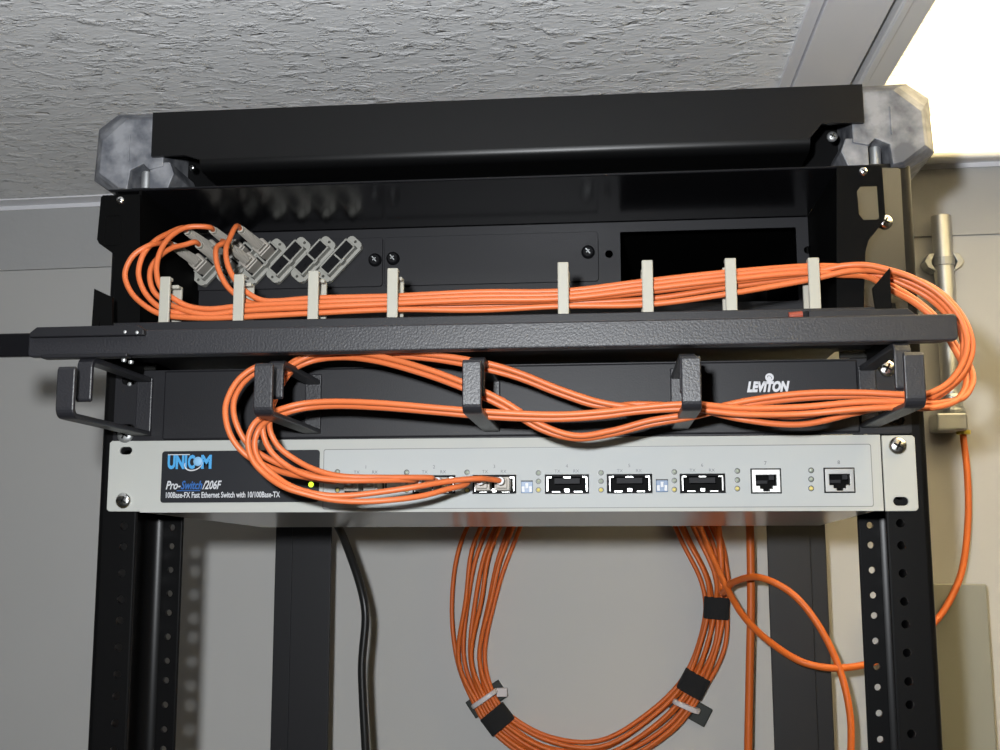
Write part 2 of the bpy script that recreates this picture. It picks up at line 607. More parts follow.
# ------------------------------------------------------------------ fibre panel (open tray enclosure)
fib = thing('fibre_enclosure', (-3, 0, 104), 'black open fibre patch panel with pull-out cable tray, top of the rack', 'patch panel')
YP = 66.0
YF2 = -36.0
XA, XB = -216.0, 200.0
zt = at(500, 179, YF2).z
m = M()
xl, xr = at(108, 196, YF2).x, at(881, 166, YF2).x
m.prism([(xl, YF2), (xr, YF2), (XB, 0), (XB, YP + 4), (XA, YP + 4), (XA, 0)], 'z', 0, 1.6)
for v in m.bm.verts:                      # the plate climbs a little towards the back
    y = v.co.y * 1000
    v.co.z += (zt + (209.5 - zt) * (y - YF2) / (YP - YF2)) / 1000
obj('top_plate', m, blackgl, fib, bevel=0.7)
# back panel with one open cut-out and latch holes
sl0, sl1 = at(620, 232, YP), at(799, 305, YP)
m = M()
pin = [at(609, 254, YP), at(808, 250, YP)]
m.plate([(XA, 99), (XB + 1, 99), (XB + 1, 209), (XA, 209)],
        [rrect(sl0.x, sl1.x, sl1.z + 3, sl0.z, 0.8, 2)] + [circ(q.x, q.z, 2.7) for q in pin], YP, YP + 2, 'y')
obj('back_panel', m, black, fib)
m = M(); YB2 = YP + 190
m.box(XA + 8, XB, YB2, YB2 + 3, 104, 209); m.box(XA + 8, XB, YP + 2.2, YB2, 208, 210)
m.box(XA + 8, XB, YP + 2.2, YB2, 104, 106); m.box(XA + 8, XA + 10, YP + 2.2, YB2, 106, 208); m.box(XB - 2, XB, YP + 2.2, YB2, 106, 208)
obj('rear_cover', m, blackmt, fib)
# side walls, each with a forward flange that has a cut-away and a slot
for sx, X in ((-1, XA), (1, XB)):
    m = M(); m.box(X - 0.8, X + 0.8, YF2, YP + 2, 108, 209); obj('side_wall', m, blackmt, fib)
    m = M()
    pp = [(104, 196), (102, 198), (98, 240), (100, 244), (116, 255.5), (115, 335), (141, 335), (141, 195)] if sx < 0 else \
         [(836, 167), (879, 166), (881.5, 168.5), (884.7, 216), (883, 222), (876, 231), (868, 241), (865, 252), (863, 318), (836, 318)]
    pp = [(at(x, y, YF2).x, at(x, y, YF2).z) for x, y in pp]
    hh = []
    if sx > 0:
        w4 = [(860, 187), (876.5, 186.5), (879, 220), (863, 220.5), (858.5, 215), (856.5, 192)]
        hh = [[(at(x, y, YF2).x, at(x, y, YF2).z) for x, y in w4]]
    m.plate(pp, hh, YF2 - 1.6, YF2, 'y')
    if sx < 0:
        a, b = at(106, 216, YF2), at(121.5, 246, YF2)
        m.plate(rrect(a.x, b.x, b.z, a.z, 2, 3), [rrect(a.x + .6, b.x - .6, b.z + .6, a.z - .6, 1.6, 3)], YF2 - 2.0, YF2 - 1.6, 'y')
    obj('side_flange', m, blackmt, fib, bevel=0.3)
    m = M()
    a, b = sorted((sx * (216 if sx < 0 else 202), sx * 243))
    m.plate([(a, 102.9), (b, 102.9), (b, 217.5), (b - sx * 1.5, 219), (a, 219)] if sx > 0 else [(a, 102.9), (b, 102.9), (b, 217), (a, 217)], [], -2.2, -0.2, 'y')
    obj('mounting_ear', m, eargl, fib, bevel=0.5)
for px, py, Y, r in ((884.8, 222, -2.2, 4.6), (863, 172, YF2 - 1.6, 2.6), (121, 201, YF2 - 1.6, 2.6)):
    q = at(px, py, Y)
    screw('screw', (q.x, Y, q.z), r, fib)

# adapter plates
ZTP, ZBP = at(500, 235, YP).z, at(500, 284, YP).z
pl = []
for (pxa, pxb, cols) in ((184, 383, (375,)), (385, 598.5, (393, 588))):
    m = M()
    a, b = at(pxa, 260, YP).x, at(pxb, 260, YP).x
    m.plate(rrect(a, b, ZBP, ZTP, 2, 3), [], YP - 2.2, YP - 0.1, 'y')
    o = obj('adapter_plate', m, black, fib, bevel=0.4)
    pl.append(o)
    for cpx in cols:
        cc = at(cpx, {375: 260, 393: 258.5, 588: 252}[cpx], YP - 3)
        m = M()
        m.lathe((cc.x, YP - 2.2, cc.z), (0, -1, 0), [(0, 4.6), (2.0, 4.4), (3.2, 3.2), (3.4, 0.01)], 18)
        m.box(cc.x - 3.2, cc.x + 3.2, YP - 6.4, YP - 5.0, cc.z - 0.5, cc.z + 0.5)
        obj('push_pin', m, portb, o, smooth_shade=40)
        m = M()
        m.T = Matrix.Translation((cc.x, YP - 6.2, cc.z)) @ Matrix.Rotation(0.9, 4, 'Y')
        m.box(-2.2, 2.2, -0.6, 0.6, -0.35, 0.35); m.box(-0.25, 0.25, -0.6, 0.6, -1.4, 1.4)
        obj('pin_glint', m, steel, o)  # metal slivers added as the glint on the dark pin

# six slanted duplex adapters
ACEN = [at(x, y, YP - 4) for x, y in ((217.0, 264.5), (241.0, 264), (266, 263.2), (290.5, 261.7), (315, 261), (341, 260.8))]
S45 = math.radians(47)


def slant(c):
    # local x = along the adapter (up to the right), local z = across
    return Matrix.Translation(c) @ Matrix.Rotation(-S45, 4, 'Y')


for i, c in enumerate(ACEN):
    m = M()
    m.T = slant(Vector((c.x, 0, c.z)))
    L, B = 13.6, 4.5
    fy = YP - 15.5
    m.plate(rrect(-18.2, 18.2, -5.6, 5.6, 3.0, 3), [circ(-16, 0, 1.0, 8), circ(16, 0, 1.0, 8)], YP - 9.5, YP - 3.0, 'y')
    m.box(-L, L, fy, YP - 9, -B, -B + 1.1); m.box(-L, L, fy, YP - 9, B - 1.1, B)
    m.box(-L, -L + 1.2, fy, YP - 9, -B, B); m.box(L - 1.2, L, fy, YP - 9, -B, B)
    m.box(-0.7, 0.7, fy + (0 if i % 2 == 0 else 3), YP - 9, -B, B)
    m.box(-2, 2, fy - 0.8, YP - 10, -B - 1.0, -B)
    m.box(-15, 15, YP - 9.5, YP - 6, -6.6, -5.4)
    a = obj('duplex_adapter', m, adapt, pl[0], bevel=0.3)
    m = M(); m.T = slant(Vector((c.x, 0, c.z)))
    m.box(-L + 1.0, -0.6, YP - 14.4, YP - 10, -B + 0.9, B - 0.9); m.box(0.6, L - 1.0, YP - 14.4, YP - 10, -B + 0.9, B - 0.9)  # near-black blocks fill the openings, standing in for the shade inside
    for s in (-6.8, 6.8):
        m.cyl((s, YP - 15.4, 0), (s, YP - 14, 0), 1.3, 8)
    m.box(-L + 1.2, -0.7, fy + 1.2, fy + 2.2, -B + 1.1, -B + 1.5)
    obj('socket', m, portb, a, label='empty socket filled dark as its inner shade' if i > 2 else None)

# tray
TF = 107.0
m = M()
TL, TR = at(100, 322, -66).x, at(893, 318, -66).x
m.prism([(TL, -66), (TR, -66), (TR, -10), (XB, 0), (XB, YP), (XA, YP), (XA, 0), (TL, -10)], 'z', TF, TF + 2)
m.box(TL, TR, -66, -64.2, TF, 120.5)
obj('tray', m, black, fib, bevel=0.5)
for sx, pp in ((-1, [(95, 289), (113, 297.5), (113, 338), (91.5, 338)]), (1, [(889.5, 268), (872, 288.5), (877, 322), (891.5, 322)])):
    m = M()
    m.plate([(at(x, y, -67).x, at(x, y, -67).z) for x, y in pp], [], -68, -66.2, 'y')
    X = TL if sx < 0 else TR
    m.plate([(-80, 100), (-4, 100), (-4, 112), (-62, 112), (-68, 122), (-72, 112), (-80, 112)], [], X - 1, X + 1, 'x')
    obj('tray_side', m, blackmt, fib)
b0, b1 = at(30, 345, -82), at(957, 333, -82)
m = M()
m.prism(rrect(b0.x, b1.x, 98.5, 112.5, 2.2, 4), 'y', -84, -79)
m.box(b0.x + 6, b1.x - 6, -79, -74, 98.5, 101)
obj('front_bar', m, blackbar, fib, bevel=0.8)
# hinge strips behind the bar and the arm that sticks out at the left
q0, q1 = at(808, 320, -74), at(914, 320, -74)
m = M(); m.prism([(q0.x, 111), (q1.x + 4, 111), (q1.x - 4, 117.2), (q0.x, 117.2)], 'y', -77.5, -72); obj('hinge_strip', m, black, fib, bevel=0.6)
q0, q1 = at(32, 333, -85), at(146, 330, -85)
m = M(); m.prism([(q0.x, 111.5), (q0.x + 4, 114.6), (q1.x - 4, 114.8), (q1.x, 112), (q1.x, 109), (q0.x, 109)], 'y', -88, -80)
m.box(at(42, 350, -86).x, at(128, 350, -86).x, -87, -80, 97.2, 99.5)
obj('hinge_strip', m, black, fib, bevel=0.6)
m = M(); m.box(at(-3, 345, -77).x, b0.x + 30, -79, -75, 99.8, 113.2); obj('swing_arm', m, blackgl, fib, bevel=0.8)
for px, py in ((125, 332), (137, 332.5)):
    q = at(px, py, -88); m = M(); m.lathe((q.x, -87.8, q.z), (0, -1, 0), [(0, 1.1), (0.6, 0.9), (0.9, 0.01)], 10); obj('rivet', m, steel, fib, smooth_shade=50)
for px, py in ((124, 359), (131, 361)):
    q = at(px, py, -78); m = M(); m.lathe((q.x, -78, q.z), (0, 0, -1), [(0, 1.6), (1.5, 1.4), (1.8, 0.01)], 10); obj('rivet', m, steel, fib, smooth_shade=50)
q = at(796, 318, -70); m = M(); m.cyl((q.x - 4, -72, 115.2), (q.x + 3, -72, 115.8), 2.2, 10); obj('hinge_pin', m, copper, fib, smooth_shade=40, label='reddish hinge pin')
q = at(806, 318, -70); m = M(); m.lathe((q.x, -72.5, 115.2), (0, -1, 0), [(0, 2.6), (1, 2.5), (1.2, 0.01)], 12); obj('hinge_pin', m, portb, fib, smooth_shade=40)

# white cable clips standing on the tray
CLIPS = [(166, 277, 321), (239.7, 274.5, 319), (314, 271, 316), (393, 268.5, 314.5), (563, 262.5, 311), (647, 260.5, 309), (730, 258.5, 307.5), (813, 258, 305.5)]
for cx, ya, yb in CLIPS:
    a, b = at(cx, ya, -54), at(cx, yb, -54)
    w = 3.1
    m = M()
    m.box(a.x - w, a.x + w, -55.5, -53, TF + 2, a.z)
    m.box(a.x - w, a.x + w, -37, -34.5, TF + 2, a.z - 2)
    m.box(a.x - w, a.x + w, -53, -37, TF + 2, TF + 4.5)
    m.box(a.x - w, a.x + w, -53, -50, a.z - 2.2, a.z)
    m.box(a.x - w, a.x + w, -42, -37, a.z - 4.2, a.z - 2)
    obj('cable_clip', m, clipm, fib, bevel=0.6, label='white plastic cable clip')

# ------------------------------------------------------------------ ring cable manager
man = thing('cable_manager', (0, 0, 59), 'black horizontal cable manager with five forward hooks and white logo', 'cable manager')
Z0, Z1 = 58.1, 102.6
m = M()
m.plate(rrect(-241.3, 241.3, Z0, Z1, 1.5, 2), [rrect(s * 232.4 - 5, s * 232.4 + 5, z - 3.2, z + 3.2, 3.1, 4) for s in (-1, 1) for z in (66, 97)], -2.0, -0.1, 'y')
obj('panel', m, black, man)
m = M(); m.box(-209, 211.5, -4.2, -2, Z0 + 0.8, Z1 - 0.8); obj('raised_panel', m, black, man, bevel=1.0)
for k, X in enumerate((-221.5, -113.8, -4, 107.5, 217)):
    m = M()
    w = 5.0
    Yf, Yt = -107.0, -86.0
    zb, zt = 61.5, 98.0
    Yb = -4.3 if 0 < k < 4 else -2.1
    # base plate, lower arm, upright hook with a rolled corner
    m.box(X - w, X + w, Yb - 2.4, Yb, zb, zt)
    R = 6.0
    arc = [(Yf + R - R * math.sin(math.radians(a)), zb + R - R * math.cos(math.radians(a))) for a in range(0, 91, 15)]
    arci = [(Yf + R - (R - 3) * math.sin(math.radians(a)), zb + R - (R - 3) * math.cos(math.radians(a))) for a in range(90, -1, -15)]
    m.prism([(Yb - 1, zb)] + arc + [(Yf, 87.5), (Yf + 1.5, 89.5), (Yf + 3, 88.5)] + arci + [(Yb - 1, zb + 3)], 'x', X - w, X + w)
    # upper arm with the short tongue
    zt = 94.5 if 0 < k < 4 else 98.0
    arc = [(Yt + R - R * math.sin(math.radians(a)), zt - R + R * math.cos(math.radians(a))) for a in range(0, 91, 15)]
    arci = [(Yt + R - (R - 3) * math.sin(math.radians(a)), zt - R + (R - 3) * math.cos(math.radians(a))) for a in range(90, -1, -15)]
    m.prism([(Yb - 1, zt)] + arc + [(Yt, 74), (Yt + 1.5, 72.5), (Yt + 3, 74)] + arci + [(Yb - 1, zt - 3)], 'x', X - w + 0.6, X + w - 0.6)
    obj('ring_hook', m, blackbar, man, bevel=0.7)
screw('screw', (232.4 - 3.6, -2.0, 96.5), 5.2, man)
q = at(125.5, 436.5, -2); screw('screw', (q.x, -2.0, q.z + 1), 5.0, man, steel)
q = at(129, 384, -3); m = M(); m.lathe((q.x, -2.0, q.z), (0, -1, 0), [(0, 1.4), (0.6, 1.2), (0.8, 0.01)], 10); obj('rivet', m, steel, man, smooth_shade=50)
a, b = at(747, 391.5, -4.3), at(790, 390.5, -4.3)
m = M()
m.text('LEVITON', a.x, a.z, -4.2, 5.6, width=b.x - a.x, shear=0.28, bold=0.06)
g = at(769.5, 377.5, -4.3)
m.lathe((g.x, -4.2, g.z), (0, -1, 0), [(0, 2.5), (0.2, 2.5)], 20)
lg = obj('logo', m, logow, man, label='white printed logo')
m = M()
m.T = Matrix.Translation((g.x, -4.45, g.z)) @ Matrix.Rotation(0.6, 4, 'Y')
m.prism([(1.5 * math.cos(t / 10), 1.0 * math.sin(t / 10)) for t in range(0, 40)] + [(1.1 * math.cos(t / 10), 0.7 * math.sin(t / 10)) for t in range(39, -1, -1)], 'y', 0, -0.12)
obj('logo_ring', m, greyp, lg)

# ------------------------------------------------------------------ the switch
sw = thing('network_switch', (0, 110, 14), 'beige rack-mount network switch with charcoal label and row of ports', 'network switch')
FY = -3.4
ZS0, ZS1 = 14.6, 58.2
m = M()
# chassis sags slightly towards the back
for (x0_, x1_) in ((-221.0, 220.0),):
    a = [(x0_, FY + 2.3, ZS0), (x1_, FY + 2.3, ZS0 - 0.8), (x1_, FY + 2.3, ZS1 - 0.6), (x0_, FY + 2.3, ZS1)]
    b = [(x0_ + 6, 230, 8.3), (x1_ + 8, 230, 8.3), (x1_ + 8, 230, 51), (x0_ + 6, 230, 51)]
    m.loft([a, b], cap=False)
    m.f([m.v(p) for p in b])
obj('chassis', m, beigegl, sw)


def sp(px, py, Y=FY):
    return at(px, py, Y)


# ports as holes in the face plate
PORTS = [(344.5, 387), (412.5, 455.5), (472.5, 516.3), (545, 589), (607, 652.2), (680, 725.2)]
PY = [(475.2, 494.5), (475, 494.2), (474.6, 494), (474.2, 494), (473.8, 493.6), (473.4, 493.4)]
RJ = [((751.5, 780.5), (468.6, 493.4)), ((824.8, 854), (467.8, 492.8))]
holes = []
prt = []
for (xa, xb), (ya, yb) in list(zip(PORTS, PY)) + RJ:
    p0, p1 = sp(xa, yb), sp(xb, ya)
    prt.append((p0.x, p1.x, p0.z, p1.z))
    holes.append([(p0.x, p0.z), (p1.x, p0.z), (p1.x, p1.z), (p0.x, p1.z)])
xL, xR = sp(141.5, 475).x, sp(882, 475).x
m = M()
m.plate([(xL, ZS0 - 0.2), (xR, ZS0 - 1.2), (xR, ZS1 - 0.8), (xL, ZS1 + 0.2)], holes, FY, FY + 2.4, 'y')
obj('face_plate', m, beige, sw)
# thin film over the face, its edge line
fx0, fx1 = sp(324, 475).x, sp(871.5, 475).x
fz0, fz1 = sp(600, 506.8).z, sp(600, 446.8).z
m = M(); m.plate(rrect(fx0, fx1, fz0 - 0.3, fz1 - 0.3, 1, 2), holes, FY - 0.25, FY - 0.02, 'y')
film = obj('front_film', m, overlay, sw)
m = M(); m.plate(rrect(fx0 - .5, fx1 + .5, fz0 - 0.8, fz1 + 0.2, 1.2, 2), [rrect(fx0, fx1, fz0 - .3, fz1 - .3, 1, 2)], FY - 0.12, FY - 0.02, 'y')
obj('film_edge', m, linegrey, sw)
for sx, mpx in ((-1, 0), (1, 0)):
    m = M()
    if sx < 0:
        a, b = -243.2, xL + 0.4
        hl = [rrect(sp(125, 450.5).x - 3.9, sp(125, 450.5).x + 3.9, sp(125, 450.5).z - 2.3, sp(125, 450.5).z + 2.3, 2.2, 4)]
        m.plate([(a + 1.5, 15.2), (b, 15.0), (b, 58.6), (a + 1.5, 58.8), (a, 57.5), (a, 16.6)], hl, -2.2, -0.2, 'y')
    else:
        a, b = xR + 1.2, 242.6
        hl = [rrect(sp(901.5, 501.3).x - 4.2, sp(901.5, 501.3).x + 4.2, sp(901.5, 501.3).z - 2.5, sp(901.5, 501.3).z + 2.5, 2.4, 4)]
        m.plate([(a, 13.2), (b - 1.5, 13.2), (b, 14.8), (b, 55.6), (b - 1.5, 57), (a, 57)], hl, -2.2, -0.2, 'y')
    obj('mounting_ear', m, beige, sw, bevel=0.4)
q = at(123.7, 500.7, -2.2); screw('screw', (q.x, -2.2, q.z), 4.9, sw)
q = at(897.5, 446, -2.2); screw('screw', (q.x, -2.2, q.z), 5.2, sw)

# charcoal name label with its print
l0, l1 = sp(160.5, 502.8), sp(320, 449.8)
m = M(); m.plate(rrect(l0.x, l1.x, l0.z, l1.z, 1.8, 4), [], FY - 0.5, FY - 0.02, 'y')
lab = obj('name_label', m, labelm, sw, label='charcoal name label')
LY = FY - 0.5
a, b = sp(167.5, 468.2, LY), sp(211.5, 468, LY)
m = M()
kx = (b.x - a.x)
m.text('UNI', a.x, a.z, LY, 7.6, width=kx * 0.44, bold=0.05)
m.text('M', a.x + kx * 0.76, a.z, LY, 7.6, width=kx * 0.24, bold=0.05)
gx, gz = a.x + kx * 0.685, a.z + 4.0
m.text('C', a.x + kx * 0.46, a.z, LY, 7.6, width=kx * 0.16, bold=0.05)
obj('brand_print', m, cyan, lab, label='cyan printed brand name')
m = M()
m.lathe((gx, LY, gz), (0, -1, 0), [(0, 2.9), (0.3, 2.8), (0.5, 2.1), (0.6, 0.01)], 22)
obj('globe_print', m, mat('pale_blue_print', (0.2, 0.4, 0.6), 0.5), lab, smooth_shade=60)
m = M()
ol = [(-2.0 + 7.5 * math.cos(t), 4.6 * math.sin(t)) for t in [math.radians(150 + 5 * k) for k in range(40)]]
il = [(-1.6 + 7.1 * math.cos(t), 0.25 + 4.1 * math.sin(t)) for t in [math.radians(150 + 5 * k) for k in range(39, -1, -1)]]
m.T = Matrix.Translation((gx - 1.0, LY - 0.35, gz - 0.8)) @ Matrix.Rotation(-0.35, 4, 'Y')
m.prism([(x * .8, z * .95) for x, z in ol + il], 'y', 0, -0.2)
m.T = Matrix.Identity(4)
m.box(a.x, a.x + kx * 0.5, LY - 0.2, LY, a.z + 8.0, a.z + 8.5)
obj('swoosh_print', m, white, lab)
a, b = sp(165.8, 489.2, LY), sp(221.5, 489, LY)
kx = b.x - a.x
m = M()
m.text('Pro-', a.x, a.z, LY, 5.0, width=kx * 0.265, shear=0.3, bold=0.02)
m.text('/206F', a.x + kx * 0.655, a.z, LY, 5.0, width=kx * 0.345, shear=0.3, bold=0.02)
obj('model_print', m, white, lab)
m = M()
m.text('Switch', a.x + kx * 0.27, a.z, LY, 5.0, width=kx * 0.385, shear=0.3, bold=0.02)
m.box(a.x + kx * 0.2, a.x + kx * 0.62, LY - 0.2, LY, a.z - 1.2, a.z - 0.8)
obj('model_print', m, bluep, lab, label='blue printed model word')
a, b = sp(165.8, 497.8, LY), sp(280, 497.8, LY)
m = M(); m.text('100Base-FX Fast Ethernet Switch with 10/100Base-TX', a.x, a.z, LY, 3.4, width=b.x - a.x, bold=0.018)
obj('caption_print', m, white, lab)
q = sp(311, 484.5, LY); m = M(); m.lathe((q.x, LY, q.z), (0, -1, 0), [(0, 1.7), (0.7, 1.5), (1.2, 0.9), (1.3, 0.01)], 14)
obj('power_led', m, ledgreen, sw, smooth_shade=60, label='lit green indicator')

# fibre ports
for i, (xa, xb, za, zb_) in enumerate(prt[:6]):
    m = M()
    t = 0.8
    m.plate([(xa + .3, za + .3), (xb - .3, za + .3), (xb - .3, zb_ - .3), (xa + .3, zb_ - .3)],
            [[(xa + 1.3, za + 1.4), (xb - 1.3, za + 1.4), (xb - 1.3, zb_ - 1.4), (xa + 1.3, zb_ - 1.4)]], FY - 0.3, FY + 3, 'y')
    po = obj('fibre_port', m, portb, sw)
    m = M()
    cx = (xa + xb) / 2
    for s in (-1, 1):
        m.box(cx + s * 10.6 - 1.4, cx + s * 10.6 + 1.4, FY - 0.5, FY + 1, zb_ - 2.1, zb_ - 1.2)
        m.box(cx + s * 11.6 - .4, cx + s * 11.6 + .4, FY - 0.5, FY + 1, za + 1.5, zb_ - 1.5)
        m.box(cx + s * 6.6 - 2.4, cx + s * 6.6 + 2.4, FY - 0.5, FY + 1, za + 0.8, za + 1.6)
    m.box(cx - 2.2, cx + 2.2, FY - 0.5, FY + 1, zb_ - 2.2, zb_ - 1.3)
    m.box(cx - 1.4, cx + 1.4, FY - 0.5, FY + 1, za + 1.0, za + 3.0)
    obj('port_shield', m, shield, po, bevel=0.15)
    m = M()
    m.box(cx - 7.5, cx + 7.5, FY + 1.6, FY + 3.6, zb_ - 5.4, zb_ - 2.2)
    obj('port_flap', m, portgrey, po)
    m = M(); m.box(xa + 0.8, xb - 0.8, FY + 9.2, FY + 10, za + 0.8, zb_ - 0.8); obj('port_cavity', m, blackmt, po)

# copper jacks
for (xa, xb, za, zb_) in prt[6:]:
    cx = (xa + xb) / 2
    m = M()
    jack = [(cx - 5.9, za + 4.4), (cx - 5.9, zb_ - 3.6), (cx + 5.9, zb_ - 3.6), (cx + 5.9, za + 4.4), (cx + 3.6, za + 4.4), (cx + 3.6, za + 2.6), (cx + 1.8, za + 2.6), (cx + 1.8, za + 1.2), (cx - 1.8, za + 1.2), (cx - 1.8, za + 2.6), (cx - 3.6, za + 2.6), (cx - 3.6, za + 4.4)]
    m.plate([(xa + .5, za + .5), (xb - .5, za + .5), (xb - .5, zb_ - .5), (xa + .5, zb_ - .5)], [jack], FY - 0.9, FY + 3, 'y')
    jo = obj('network_jack', m, shield, sw, label='shielded copper jack', bevel=0.2)
    m = M(); m.box(xa + 1, xb - 1, FY + 8, FY + 9, za + 1, zb_ - 1)
    m.box(cx - 5.8, cx + 5.8, FY + 3, FY + 8, za + 2, zb_ - 8.4)
    obj('jack_cavity', m, blackmt, jo)
    m = M(); m.box(cx + 1.8, cx + 4.8, FY + 0.8, FY + 3, zb_ - 6.6, zb_ - 3.8); m.box(cx - 5.5, cx + 1, FY + 1.6, FY + 4, zb_ - 8.6, zb_ - 6.8)
    obj('jack_contacts', m, portgrey, jo)
    m = M(); m.plate([(xa - .3, za - .2), (xb + .2, za - .2), (xb + .2, zb_ + .2), (xa - .3, zb_ + .2)], [[(xa + .5, za + .5), (xb - .5, za + .5), (xb - .5, zb_ - .5), (xa + .5, zb_ - .5)]], FY - 0.35, FY + 1, 'y')
    obj('jack_surround', m, hole_dark, jo)

# indicator lamps, dip switches, tiny print
leds = [(538.5, (473, 481.4, 490)), (601, (472.8, 481.2, 490)), (674.2, (472, 480.6, 489.6)), (737.2, (471, 480, 488.6)), (811.0, (470.4, 479.2, 488.4)),
        (337.6, (472.0, 481, 490)), (406.8, (472.4, 481, 490)), (467.2, (472.4, 481, 490.4))]
for px, ys in leds:
    for k, py in enumerate(ys):
        q = sp(px, py)
        m = M(); m.lathe((q.x, FY - 0.2, q.z), (0, -1, 0), [(0, 1.75), (0.25, 1.7), (0.3, 1.2)], 16)
        lo = obj('indicator_lamp', m, ledrim, sw)
        m = M(); m.lathe((q.x, FY - 0.3, q.z), (0, -1, 0), [(0, 1.25), (0.5, 1.05), (0.8, 0.5), (0.85, 0.01)], 14)
        obj('lens', m, ledyel if k == 2 else ledclear, lo, smooth_shade=60, label='amber lens' if k == 2 else None)
for px, py in ((527, 486.8), (662, 485.6)):
    q = sp(px, py)
    m = M(); m.box(q.x - 3.5, q.x + 3.5, FY - 1.0, FY, q.z - 3.8, q.z + 3.6)
    d = obj('dip_switch', m, dipb, sw, bevel=0.3, label='blue dip switch block')
    for k in range(3):
        m = M(); m.box(q.x - 3.0 + k * 2.2, q.x - 1.4 + k * 2.2, FY - 1.5, FY - 0.9, q.z - 3.1 + (k % 2) * 2.2, q.z + 0.2 + (k % 2) * 2.0)
        obj('slider', m, white, d)
    m = M(); m.box(q.x - 3.5, q.x + 3.5, FY - 1.15, FY - 0.9, q.z + 3.0, q.z + 3.7); obj('slider_band', m, labelm, d)  # dark band along the top of the dip block
for i, (xa, xb, za, zb_) in enumerate(prt):
    cx = (xa + xb) / 2
    m = M()
    if i < 6:
        m.text('TX', cx - 5.6, zb_ + 1.0, FY - 0.25, 1.9, depth=0.1, align='CENTER')
        m.text('RX', cx + 5.6, zb_ + 1.0, FY - 0.25, 1.9, depth=0.1, align='CENTER')
        m.text(str(i + 1), cx, zb_ + 4.0, FY - 0.25, 2.0, depth=0.1, align='CENTER')
    else:
        m.text(str(i + 1), cx, zb_ + 2.2, FY - 0.25, 2.2, depth=0.1, align='CENTER')
    obj('port_print', m, greyp, film)

# ------------------------------------------------------------------ fibre patch cords
def P(*a):
    return [at(x, y, Y) for x, y, Y in a]


def boot_and_plug(cord, c, u):
    """plug in slanted adapter c, port offset u (mm) along the slant; returns end of its boot"""
    m = M(); m.T = slant(Vector((c.x, 0, c.z)))
    m.box(u - 4.5, u + 4.5, YP - 32, YP - 14.5, -3.7, 3.7)
    m.box(u - 3.3, u + 3.3, YP - 36, YP - 32, -2.9, 2.9)
    m.box(u - 5.0, u + 5.0, YP - 29, YP - 21, -4.3, 4.3)
    pg = obj('plug', m, plugm, cord, bevel=0.5, label='beige plug')
    m = M(); m.T = slant(Vector((c.x, 0, c.z)))
    prof = []
    h = 0.0
    while h < 34:
        r = 3.5 - 0.8 * h / 34
        prof += [(h, r), (h + 1.4, r), (h + 1.5, r - 0.55), (h + 2.3, r - 0.55)]
        h += 2.4
    m.lathe((u, YP - 35.5, 0), (0, -1, 0), prof, 12)
    obj('boot', m, boot, pg, label='ribbed beige strain relief')
    T = slant(Vector((c.x, 0, c.z)))
    return T @ Vector((u, YP - 71, 0)), T @ Vector((u, YP - 80, 0))


def port_plug(cord, i, s):
    xa, xb, za, zb_ = prt[i]
    cx, cz = (xa + xb) / 2 + s * 5.8, (za + zb_) / 2 - 0.3
    m = M()
    m.box(cx - 4.4, cx + 4.4, FY - 14, FY + 1.2, cz - 3.9, cz + 3.9)
    m.box(cx - 3.2, cx + 3.2, FY - 17, FY - 14, cz - 2.9, cz + 2.9)
    m.lathe((cx, FY - 17, cz + 1), (0, -1, 0), [(0, 2.6), (6, 2.2)], 10)
    obj('port_plug', m, plugm, cord, bevel=0.5, label='beige plug')
    m = M(); m.lathe((cx, FY - 23, cz + 1), (0, -1, 0), [(0, 2.3), (2.4, 2.3)], 10)
    obj('collar', m, white, cord, smooth_shade=40, label='white collar')
    return [Vector((cx - 5, FY - 31, cz + 1.6)), Vector((cx - 1.2, FY - 27, cz + 1.2)), Vector((cx, FY - 20, cz + 1))]


RC = 1.68
# common right-hand runs: (upper run heights at the clips, right loop, lower run) for every strand
cordA = thing('fibre_patch_cable', (-170, -40, 109), 'orange duplex patch cable from the leftmost slanted socket, widest loop', 'patch cable', 'orange patch cables')
cordB = thing('fibre_patch_cable', (-160, -40, 109), 'orange duplex patch cable from the second slanted socket, looping top left', 'patch cable', 'orange patch cables')
cordC = thing('fibre_patch_cable', (-130, -40, 109), 'orange duplex patch cable from the third slanted socket, dropping straight behind a clip', 'patch cable', 'orange patch cables')

YC = -46
strands = []


def strand(cord, i_ad, u, left, run, loop, lower, fall, port, s):
    e0, e1 = boot_and_plug(cord, ACEN[i_ad], u)
    pts = [e0 + Vector((0, 6, 0)), e0, e1] + P(*left) + P(*run) + P(*loop) + P(*lower) + P(*fall) + port_plug(cord, port, s)
    m = M(); m.tube(pts, RC, 10, sub=7)
    obj('strand', m, orange, cord, smooth_shade=180)
    d = (e1 - e0).normalized()
    m = M(); m.lathe(e0 - d * 0.5, d, [(0, 2.4), (3.5, 2.4)], 10)
    obj('collar', m, clipm, cord, smooth_shade=40, label='white collar')


